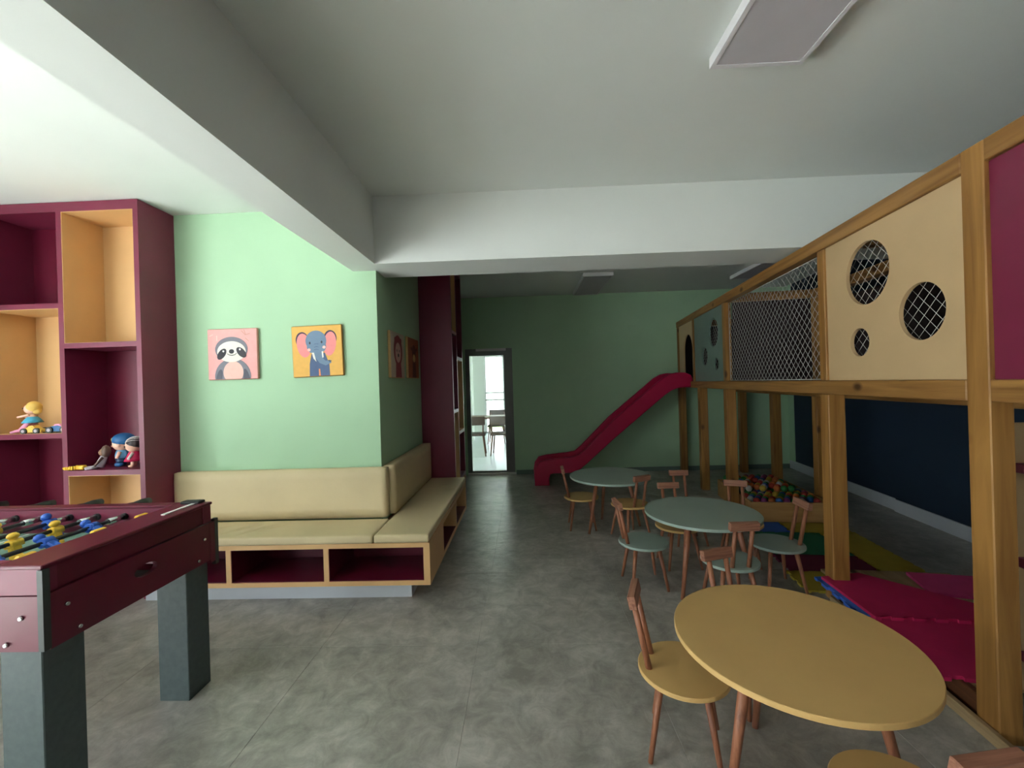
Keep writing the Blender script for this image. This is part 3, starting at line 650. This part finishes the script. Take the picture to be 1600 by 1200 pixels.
# rods with players
def player_mesh():
    p = MB(); p.tube((0, -0.016, 0), (0, 0.016, 0), 0.017, n=12); p.box(-0.011, 0.011, -0.014, 0.014, -0.055, 0.012, bev=0.004); p.ball((0, 0, 0.030), 0.016, sub=2)
    p.box(-0.016, 0.018, -0.011, 0.011, -0.078, -0.052, bev=0.004); p.tube((0, -0.024, -0.012), (0, 0.024, -0.012), 0.007, n=8)
    return p
plm = {}
for c in ('blue_plastic', 'yellow_plastic'):
    o = player_mesh().build('player', c, ft); plm[c] = o.data; bpy.data.objects.remove(o)
RZ = 0.880
rods = [(-2.075, 'b', 1, [1.55, 1.74, 1.93], 62), (-2.22, 'y', -1, [1.58, 1.74, 1.90], 8), (-2.365, 'b', 1, [1.56, 1.74, 2.00], 30), (-2.51, 'y', -1, [1.50, 1.63, 1.76, 1.89], -20),
        (-2.655, 'b', 1, [1.50, 1.66, 1.80, 1.94], 20), (-2.80, 'y', -1, [1.55, 1.74, 1.93], 0), (-2.945, 'b', 1, [1.6, 1.85], 35), (-3.09, 'y', -1, [1.74], -10)]
for x, c, side, ys, ang in rods:
    # blue rods have their grips on the near side, yellow rods on the far side
    y0, y1 = (FY0 - 0.14, FY1 + 0.06) if side > 0 else (FY0 - 0.06, FY1 + 0.12)
    rd = MB().tube((x - ox, y0 - oy, RZ), (x - ox, y1 - oy, RZ), 0.0095, n=10).build('rod', 'rod_steel', ft)
    hy = FY0 - 0.14 if side > 0 else FY1 + 0.12
    MB().lathe([(0, -0.065), (0.019, -0.065), (0.023, -0.02), (0.019, 0.03), (0.023, 0.06), (0.012, 0.072), (0, 0.072)], 16, xf=Matrix.Translation((x - ox, hy - side * 0.0 - oy + (0.06 if side < 0 else -0.06), RZ)) @ Matrix.Rotation(R(90), 4, 'X')).build('grip', 'black_plastic', rd)
    for yy in (FY0 + 0.056, FY1 - 0.056):
        MB().tube((x - ox, yy - 0.008 - oy, RZ), (x - ox, yy + 0.008 - oy, RZ), 0.017, n=16).build('bearing', 'black_plastic', rd)
        s = 1 if yy < oy else -1
        MB().tube((x - ox, yy + s * 0.010 - oy, RZ), (x - ox, yy + s * 0.085 - oy, RZ), 0.015, 0.015, n=12).build('spring', 'chrome', rd)
    for y in ys:
        o = bpy.data.objects.new('player', plm['blue_plastic' if c == 'b' else 'yellow_plastic']); COL.objects.link(o); o.parent = rd
        o.location = (x - ox, y - oy, RZ); o.rotation_euler = (0, -R(ang), 0); o.scale = (1.25, 1.3, 1.2) if abs(ang) > 25 else (1.2, 1.35, 0.98)

# ------------------------------------------------------------------ children's tables and chairs
def make_table(label, top, loc, legs, r=0.395):
    t = thing('round_table', label, 'table', loc, 0, 'low round tables')
    MB().lathe([(0, 0.52), (r - 0.002, 0.52), (r, 0.522), (r, 0.538), (r - 0.002, 0.54), (0, 0.54)], 72, smooth=False).build('tabletop', top, t)
    for a0, rt, rb in legs:
        c, s = math.cos(R(a0)), math.sin(R(a0))
        MB().tube((rt * c, rt * s, 0.521), (rb * c, rb * s, 0.0), 0.0215, 0.0125, n=16).build('leg', 'chair_wood', t)
    return t
make_table('low round yellow table with three tapered wooden legs', 'yellow_top', (0.95, 1.575, 0), [(92, 0.16, 0.25), (200, 0.20, 0.31), (335, 0.22, 0.33)], 0.40)
make_table('low round pale teal table ringed by teal chairs', 'teal_top', (1.245, 3.07, 0), [(105, 0.15, 0.22), (221, 0.17, 0.29), (340, 0.22, 0.33)], 0.39)
make_table('far low round teal table beside the foot of the slide', 'teal_top', (0.845, 4.31, 0), [(100, 0.17, 0.285), (212, 0.18, 0.30), (8, 0.18, 0.30)], 0.41)
def make_chair(seat, name):
    t = thing(name, 'chair', 'chair')
    r = 0.177
    MB().lathe([(0, 0.302), (r - 0.003, 0.302), (r, 0.305), (r, 0.317), (r - 0.003, 0.32), (0, 0.32)], 48, smooth=False).build('seat', seat, t)
    for sx in (-1, 1):
        for sy in (-1, 1):
            MB().tube((sx * 0.082, sy * 0.082, 0.303), (sx * 0.132, sy * 0.128, 0.0), 0.0155, 0.0095, n=12).build('leg', 'chair_wood', t)
    for sx in (-1, 1):
        MB().tube((sx * 0.052, -0.128, 0.312), (sx * 0.052, -0.182, 0.575), 0.0135, 0.0125, n=12).build('back_post', 'chair_wood', t)
    MB().box(-0.090, 0.090, -0.016, 0.016, -0.026, 0.026, bev=0.003, xf=Matrix.Translation((0, -0.185, 0.592)) @ Matrix.Rotation(R(11), 4, 'X')).build('crest_rail', 'crest_wood', t)
    return t
proto = {'y': make_chair('yellow_top', 'childs_chair'), 't': make_chair('teal_top', 'childs_chair')}
used = set()
G = 'round-seated children chairs'
for kind, x, y, back, label in (
        ('y', 0.613, 1.738, 160, 'yellow-seated wooden chair pulled up to the left of the yellow table'),
        ('y', 1.020, 2.020, 108, 'wooden chair tucked behind the yellow table, only its back showing'),
        ('y', 1.010, 1.175, -82, 'yellow-seated chair cut by the bottom edge in front of the yellow table'),
        ('t', 0.838, 3.118, 183, 'teal-seated chair left of the teal table, its back seen edge-on'),
        ('t', 1.300, 2.775, -88, 'teal-seated chair in front of the teal table, back towards the viewer'),
        ('t', 1.752, 3.035, -2, 'teal-seated chair right of the teal table, beside the playhouse post'),
        ('y', 1.210, 3.447, 93, 'yellow-seated chair tucked behind the teal table on its left'),
        ('y', 1.715, 3.480, 70, 'chair behind the teal table in front of the ball pit'),
        ('y', 1.460, 3.920, 90, 'farthest chair behind the teal table, only its crest showing'),
        ('y', 0.550, 4.365, 178, 'yellow-seated chair at the left of the far teal table'),
        ('y', 0.978, 4.075, -66, 'yellow-seated chair at the near right of the far teal table')):
    if kind in used: o = copy_tree(proto[kind])
    else: o = proto[kind]; used.add(kind)
    o.location = (x, y, 0); o.rotation_euler = (0, 0, R(back + 90)); tag(o, label, 'chair', G)

# ------------------------------------------------------------------ wooden playhouse (local x = into the house, local y = along its front)
PH = thing('indoor_playhouse', 'wooden two-storey playhouse frame with panels and nets', 'playhouse', (1.88, 1.954, 0), R(-7))
def pb(n, t0, t1, s0, s1, z0, z1, m, bev=0.004, parent=PH): return bx(n, (t0, t1, s0, s1, z0, z1), m, parent, bev)
DEP = 1.0
posts = [-1.45, -0.225, 0.862, 2.752, 3.77, 4.885]
for s in posts:
    if s == -0.225: pb('post', 0, 0.085, s, s + 0.10, 0, 2.42, 'pine_v')
    else:
        pb('post', 0, 0.10, s, s + 0.10, 0, 1.369, 'pine_v')
        if s != 3.77: pb('upper_post', 0.005, 0.075, s + 0.020, s + 0.095, 1.461, 2.329, 'pine_v')
    pb('post', DEP - 0.10, DEP, s, s + 0.10, 0, 2.329, 'pine_v')
for a, b in ((-1.45, -0.227), (-0.123, 4.985)):
    pb('top_beam', 0, 0.095, a, b, 2.331, 2.42, 'pine_h'); pb('front_beam', 0, 0.095, a, b, 1.371, 1.46, 'pine_h')
pb('top_beam', DEP - 0.095, DEP, -1.45, 4.985, 2.331, 2.42, 'pine_h'); pb('rear_beam', 0.90, 0.954, -1.45, 4.985, 1.402, 1.46, 'pine_h')
pb('rear_beam', 0.86, 0.899, -1.45, 4.985, 1.271, 1.36, 'pine_h')
for s in (-0.225, 0.87, 2.76, 4.89): pb('cross_beam', 0.101, DEP - 0.101, s, s + 0.08, 2.331, 2.42, 'pine_h')
# deck boards
s = -0.12; k = 0
dk = None
while s < 4.86:
    if dk is None: dk = bx('deck_board', (0.10, 0.86, 0.0, 0.137, 1.372, 1.40), 'pine_h', PH, 0.002); o = dk
    else: o = dk.copy(); COL.objects.link(o)
    o.location = (0, s, 0); s += 0.14
# panels on the upper floor
def panel(name, s0, s1, holes, m, label):
    o = holed(name, s0, s1, 1.461, 2.330, holes, 0.02, m, PH)
    o.matrix_local = Matrix.Translation((0.030, 0, 0)) @ Matrix(((0, 0, 1, 0), (1, 0, 0, 0), (0, 1, 0, 0), (0, 0, 0, 1)))
    o['label'] = label
    return o
panel('panel', -0.124, 0.882, [circle(0.501, 2.072, 0.179), circle(0.126, 1.791, 0.139), circle(0.573, 1.683, 0.083)], 'cream_laminate', 'cream panel with three round holes')
panel('panel', 2.848, 4.02, [circle(3.207, 2.051, 0.172), circle(3.575, 1.780, 0.118), circle(3.127, 1.666, 0.076)], 'panel_green', 'grey-green panel with three round holes')
arch = [(4.14, 1.4612)] + [(4.385 + 0.245 * math.cos(R(180 - k * 10)), 1.915 + 0.245 * math.sin(R(180 - k * 10))) for k in range(19)] + [(4.63, 1.4612)]
panel('panel', 4.08, 4.90, [[(x, max(z, 1.463)) for x, z in arch]], 'cream_laminate', 'cream panel with an arched slide opening')
pb('upper_post', 0.005, 0.075, 4.02, 4.08, 1.461, 2.329, 'pine_v')
panel('panel', -1.43, -0.226, [], 'burgundy', 'dark red panel')
panel_r = bx('rear_panel', (0.955, 0.975, -0.12, 4.885, 1.46, 2.25), 'dark_board', PH); panel_r['label'] = 'dark boards closing the rear of the upper floor'
bx('partition', (0.105, 0.895, 2.80, 2.82, 1.40, 2.329), 'dark_board', PH)
bx('end_panel', (0.105, 0.90, 4.955, 4.975, 1.40, 2.329), 'dark_board', PH)
# nets
def net(s0, s1, z0, z1, t, pitch=0.070, r=0.0013, rope=True):
    vs, fs = [], []
    def seg(a, b, rad):
        ax, az = a; bxx, bz = b; dx, dz = bxx - ax, bz - az; l = math.hypot(dx, dz)
        if l < 1e-4: return
        nx, nz = -dz / l * rad, dx / l * rad; i = len(vs)
        for (px, pz) in ((ax, az), (bxx, bz)):
            vs.extend([(t - rad, px, pz), (t, px + nx, pz + nz), (t + rad, px, pz), (t, px - nx, pz - nz)])
        for k in range(4): fs.append((i + k, i + (k + 1) % 4, i + 4 + (k + 1) % 4, i + 4 + k))
    W, H = s1 - s0, z1 - z0
    n = int((W + H) / pitch) + 2
    for k in range(-1, n):
        c = k * pitch
        a = max(0, c - H); b = min(W, c)
        if b > a: seg((s0 + a, z0 + c - a), (s0 + b, z0 + c - b), r)
        c2 = W - c
        a = max(0, c2); b = min(W, c2 + H)
        if b > a: seg((s0 + a, z0 + a - c2), (s0 + b, z0 + b - c2), r)
    me = bpy.data.meshes.new('net'); me.from_pydata(vs, [], fs); me.materials.append(M['net_cord'])
    o = bpy.data.objects.new('net', me); COL.objects.link(o); o.parent = PH; o['label'] = 'white diamond mesh safety net'
    if rope:
        rp = MB()
        for a, b in (((s0, z0), (s1, z0)), ((s0, z1), (s1, z1)), ((s0, z0), (s0, z1)), ((s1, z0), (s1, z1))): rp.tube((t, a[0], a[1]), (t, b[0], b[1]), 0.003, n=6)
        k = s0 + 0.05
        while k < s1: rp.ball((t, k, z0), 0.0065, sub=1); k += 0.16
        rp.build('rope', 'net_cord', o)
    return o
net(0.962, 2.770, 1.468, 2.318, 0.055)
net(-0.12, 0.865, 1.466, 2.325, 0.085, rope=False)
net(2.86, 4.0, 1.466, 2.325, 0.085, rope=False)
# climbing ladder panel inside, with burgundy treads
pb('ladder_board', 0.213, 0.86, -0.075, -0.055, 0.13, 1.27, 'cream_laminate', 0.0)
for z in (0.28, 0.68, 1.08): pb('tread', 0.20, 0.86, -0.125, -0.076, z - 0.02, z + 0.02, 'burgundy')
# sill and low fascia on the floor
pb('sill', -0.03, -0.002, -1.45, 0.86, 0, 0.05, 'plank_pale'); pb('fascia', 0.02, 0.055, -0.12, 0.858, 0.0, 0.118, 'fascia_wood')

# low platform with foam mats (children of nothing: things of their own, in the house's axes)
A7 = R(-7)
def H(t, s, z=0.0): return (1.88 + t * math.cos(A7) - s * math.sin(A7), 1.954 + t * math.sin(A7) + s * math.cos(A7), z)
pt = thing('low_platform', 'low plank platform between the two front posts of the playhouse', 'platform', H(0, 0), A7)
k = -0.045
while k < 1.02:
    bx('plank', (0.101 if k > 0.74 and k < 0.98 else 0.056, 0.855, k, k + 0.128, 0.095, 0.115), 'plank_pale', pt, 0.002); k += 0.13
for t in (0.12, 0.80): bx('batten', (t, t + 0.05, -0.04, 1.10, 0.0, 0.095), 'fascia_wood', pt)
def jig(p0, p1, tooth=0.05, depth=0.016, cut=True):
    """points from p0 towards p1 with puzzle teeth cut inwards (left side is inside)"""
    x0, y0 = p0; x1, y1 = p1; L = math.hypot(x1 - x0, y1 - y0); n = max(1, int(L / tooth / 2)); ux, uy = (x1 - x0) / L, (y1 - y0) / L; nx, ny = -uy, ux
    out = [(x0, y0)]; st = L / n
    for k in range(n):
        a = k * st + st * 0.27; b = k * st + st * 0.73
        for d, e in ((a, 0), (a - 0.004, depth), (b + 0.004, depth), (b, 0)): out.append((x0 + ux * d + nx * e, y0 + uy * d + ny * e))
    return out
def foam_mat(label, corners, z0, z1, m, group, plain=()):
    pts = []
    for k in range(len(corners)):
        p0, p1 = corners[k], corners[(k + 1) % len(corners)]
        pts += [p0] if k in plain else jig(p0, p1)
    cx = sum(c[0] for c in corners) / len(corners); cy = sum(c[1] for c in corners) / len(corners)
    o = MB().prism([(x - cx, y - cy) for x, y in pts], 0, z1 - z0).build('foam_mat', m)
    o.location = H(cx, cy, z0); o.rotation_euler = (0, 0, A7)
    return tag(o, label, 'foam mat', group)
def rect(t0, s0, t1, s1): return [(t0, s0), (t1, s0), (t1, s1), (t0, s1)]
gm = 'puzzle mats on the floor'
foam_mat('olive yellow puzzle mat sticking out beside the playhouse post', rect(-0.10, 0.99, 0.40, 1.305), 0.0, 0.018, 'mat_yellow', gm)
foam_mat('dark wine puzzle mat behind the olive yellow mat', rect(-0.06, 1.31, 0.575, 1.62), 0.0, 0.018, 'mat_wine', gm)
foam_mat('dark green puzzle mat behind the playhouse post', rect(-0.04, 1.625, 0.575, 2.15), 0.0, 0.018, 'mat_green', gm)
foam_mat('long olive puzzle mat to the right of the green mat', rect(0.58, 1.31, 0.90, 2.15), 0.0, 0.018, 'mat_yellow', gm)
foam_mat('blue puzzle mat at the near side of the ball pit', rect(0.0, 2.155, 0.35, 2.44), 0.0, 0.018, 'mat_blue', gm)
foam_mat('olive puzzle mat lying against the ball pit board', rect(0.355, 2.155, 0.90, 2.44), 0.0, 0.018, 'mat_yellow', gm)
gs = 'puzzle mats piled on the low platform'
foam_mat('blue puzzle mat under the red mat, its jagged edge jutting out', [(0.115, 0.975), (-0.075, 0.945), (-0.085, 0.47), (0.45, 0.47), (0.45, 0.82), (0.115, 0.84)], 0.116, 0.134, 'mat_blue', gs, (0, 2, 3, 4, 5))
foam_mat('crimson puzzle mat lying on the blue mat', [(-0.03, 0.425), (0.62, 0.43), (0.62, 0.62), (0.22, 0.99), (-0.05, 0.91)], 0.135, 0.152, 'mat_red', gs, (1, 2, 3, 4))
foam_mat('crimson puzzle mat nearest the yellow table, on bare planks', [(-0.045, -0.03), (0.62, -0.035), (0.62, 0.465), (-0.04, 0.46)], 0.116, 0.134, 'mat_red', gs)
foam_mat('pink puzzle mat at the back of the platform', [(0.50, 0.78), (0.90, 0.72), (0.95, 1.04), (0.56, 1.07)], 0.116, 0.134, 'mat_pink', gs, (0, 1, 2, 3))
foam_mat('teal puzzle mat half hidden under the crimson mat', [(0.66, 0.40), (0.95, 0.40), (0.93, 0.70), (0.66, 0.70)], 0.116, 0.134, 'mat_teal', gs, (0, 1, 2, 3))

# ------------------------------------------------------------------ ball pit
bp = thing('ball_pit', 'low wooden box full of coloured balls under the playhouse', 'ball pit', H(0.5, 3.0), A7)
P0, P1, S0, S1, PZ = -0.385, 0.39, -0.50, 0.50, 0.205
bx('board', (P0, P1, S0 - 0.02, S0, 0, PZ), 'pit_board', bp); bx('board', (P0, P1, S1, S1 + 0.02, 0, PZ), 'pit_board', bp)
bx('board', (P0, P0 + 0.02, S0, S1, 0, PZ), 'pit_board', bp); bx('board', (P1 - 0.02, P1, S0, S1, 0, PZ), 'pit_board', bp)
bx('base_pad', (P0 + 0.021, P1 - 0.021, S0 + 0.001, S1 - 0.001, 0, 0.10), 'mat_blue', bp)
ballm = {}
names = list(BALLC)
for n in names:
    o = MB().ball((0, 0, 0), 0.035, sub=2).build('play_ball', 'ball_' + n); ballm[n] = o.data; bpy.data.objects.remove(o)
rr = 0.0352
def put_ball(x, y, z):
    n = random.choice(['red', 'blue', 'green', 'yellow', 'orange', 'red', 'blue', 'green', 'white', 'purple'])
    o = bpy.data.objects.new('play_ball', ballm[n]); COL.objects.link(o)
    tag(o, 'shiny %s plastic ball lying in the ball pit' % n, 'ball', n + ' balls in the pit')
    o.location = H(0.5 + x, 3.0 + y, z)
lay0 = []
row = 0; y = S0 + 0.037
while y < S1 - 0.036:
    x = P0 + 0.058 + (0.036 if row % 2 else 0)
    while x < P1 - 0.057:
        put_ball(x, y, 0.10 + rr); lay0.append((x, y)); x += 0.0725
    y += 0.0635; row += 1
for lv, cond in ((1, lambda x, y: True), (2, lambda x, y: y > -0.15 and x < 0.25)):
    row = 0; y = S0 + 0.037 + 0.042 * lv
    while y < S1 - 0.036:
        x = P0 + 0.058 + (0.036 if (row + lv) % 2 else 0) + 0.0
        while x < P1 - 0.057:
            if cond(x, y) and random.random() < (0.9 if lv == 1 else 0.75): put_ball(x, y, 0.10 + rr + 0.058 * lv)
            x += 0.0725
        y += 0.0635; row += 1

# ------------------------------------------------------------------ red slide along the far wall
sl_t = thing('slide', 'long crimson plastic slide leading down from the playhouse along the wall', 'slide', (1.2, 6.37, 0))
SYN, SYF = -0.245, 0.245
def X(p): return (p[0] - 1.2, p[1])
upper = [(2.43, 1.50), (2.40, 1.56), (2.32, 1.592), (2.20, 1.596), (2.10, 1.578), (2.00, 1.525), (1.285, 0.944), (0.85, 0.515), (0.75, 0.432), (0.65, 0.412), (0.30, 0.378), (0.18, 0.35), (0.12, 0.27), (0.10, 0.16), (0.105, 0.0)]
lower = [(0.32, 0.0), (0.315, 0.10), (0.335, 0.16), (0.39, 0.175), (0.62, 0.175), (0.74, 0.205), (0.86, 0.295), (1.276, 0.66), (2.02, 1.268), (2.12, 1.335), (2.23, 1.372), (2.43, 1.378)]
flr = [(2.43, 1.46), (2.16, 1.46), (2.03, 1.40), (0.86, 0.40), (0.70, 0.30), (0.36, 0.275), (0.24, 0.25), (0.20, 0.16), (0.20, 0.0)]
up = Matrix.Rotation(R(90), 4, 'X')      # (x, y) -> (x, 0, z), extrusion towards -y
for y0 in (SYN + 0.055, SYF):
    b = bmesh.new(); pts = [X(p) for p in upper + lower]
    A = [b.verts.new((p[0], y0 - 0.055, p[1])) for p in pts]; B = [b.verts.new((p[0], y0, p[1])) for p in pts]; n = len(pts)
    f1 = b.faces.new(A); f2 = b.faces.new(B[::-1])
    for k in range(n): b.faces.new((A[k], B[k], B[(k + 1) % n], A[(k + 1) % n]))
    bmesh.ops.recalc_face_normals(b, faces=b.faces[:])
    eds = [e for e in b.edges if abs(e.verts[0].co.y - e.verts[1].co.y) < 1e-6]
    bmesh.ops.bevel(b, geom=eds, offset=0.018, segments=3, affect='EDGES', profile=0.5)
    for f in b.faces: f.smooth = len(f.verts) <= 4
    bmesh.ops.triangulate(b, faces=[f for f in b.faces if len(f.verts) > 4])
    MB().merge(b).build('side_wall', 'slide_red', sl_t)
b = bmesh.new(); prev = None
for k, p in enumerate(flr):
    p = X(p); q = (p[0], p[1] - 0.025) if k < 6 else (p[0] + 0.02, p[1])
    cur = [b.verts.new((p[0], SYN + 0.054, p[1])), b.verts.new((p[0], SYF - 0.054, p[1])), b.verts.new((q[0], SYF - 0.054, q[1])), b.verts.new((q[0], SYN + 0.054, q[1]))]
    if prev:
        for i in range(4): b.faces.new((prev[i], prev[(i + 1) % 4], cur[(i + 1) % 4], cur[i]))
    prev = cur
bmesh.ops.recalc_face_normals(b, faces=b.faces[:])
MB().merge(b).build('chute', 'slide_red', sl_t)

# ------------------------------------------------------------------ furniture in the hall beyond the door
ht = thing('dining_table', 'dining table in the bright hall behind the glass door', 'table', (-0.9, 9.9, 0))
bx('tabletop', (-0.75, 0.75, -0.4, 0.4, 0.72, 0.755), 'walnut', ht, 0.004)
for sx in (-1, 1):
    for sy in (-1, 1): MB().tube((sx * 0.66, sy * 0.32, 0.72), (sx * 0.7, sy * 0.35, 0), 0.03, 0.018).build('leg', 'walnut', ht)
def hall_chair(label, x, y, rz):
    t = thing('dining_chair', label, 'chair', (x, y, 0), rz, 'dining chairs behind the glass door')
    bx('seat', (-0.22, 0.22, -0.21, 0.21, 0.43, 0.475), 'dark_seat', t, 0.012, 2)
    for sx in (-1, 1):
        for sy in (-1, 1): MB().tube((sx * 0.17, sy * 0.16, 0.435), (sx * 0.215, sy * 0.205, 0), 0.020, 0.012).build('leg', 'walnut', t)
    for sx in (-1, 1): MB().tube((sx * 0.17, -0.19, 0.46), (sx * 0.18, -0.25, 0.78), 0.014).build('back_post', 'walnut', t)
    MB().box(-0.22, 0.22, -0.275, -0.235, 0.66, 0.84, bev=0.015, seg=2).build('backrest', 'dark_seat', t)
    return t
hall_chair('dark dining chair seen at the left through the glass door', -1.09, 8.95, R(4))
hall_chair('dark dining chair seen at the right through the glass door', -0.53, 8.95, R(-4))
hall_chair('dining chair beyond the table seen through the glass door', -0.75, 10.75, R(178))
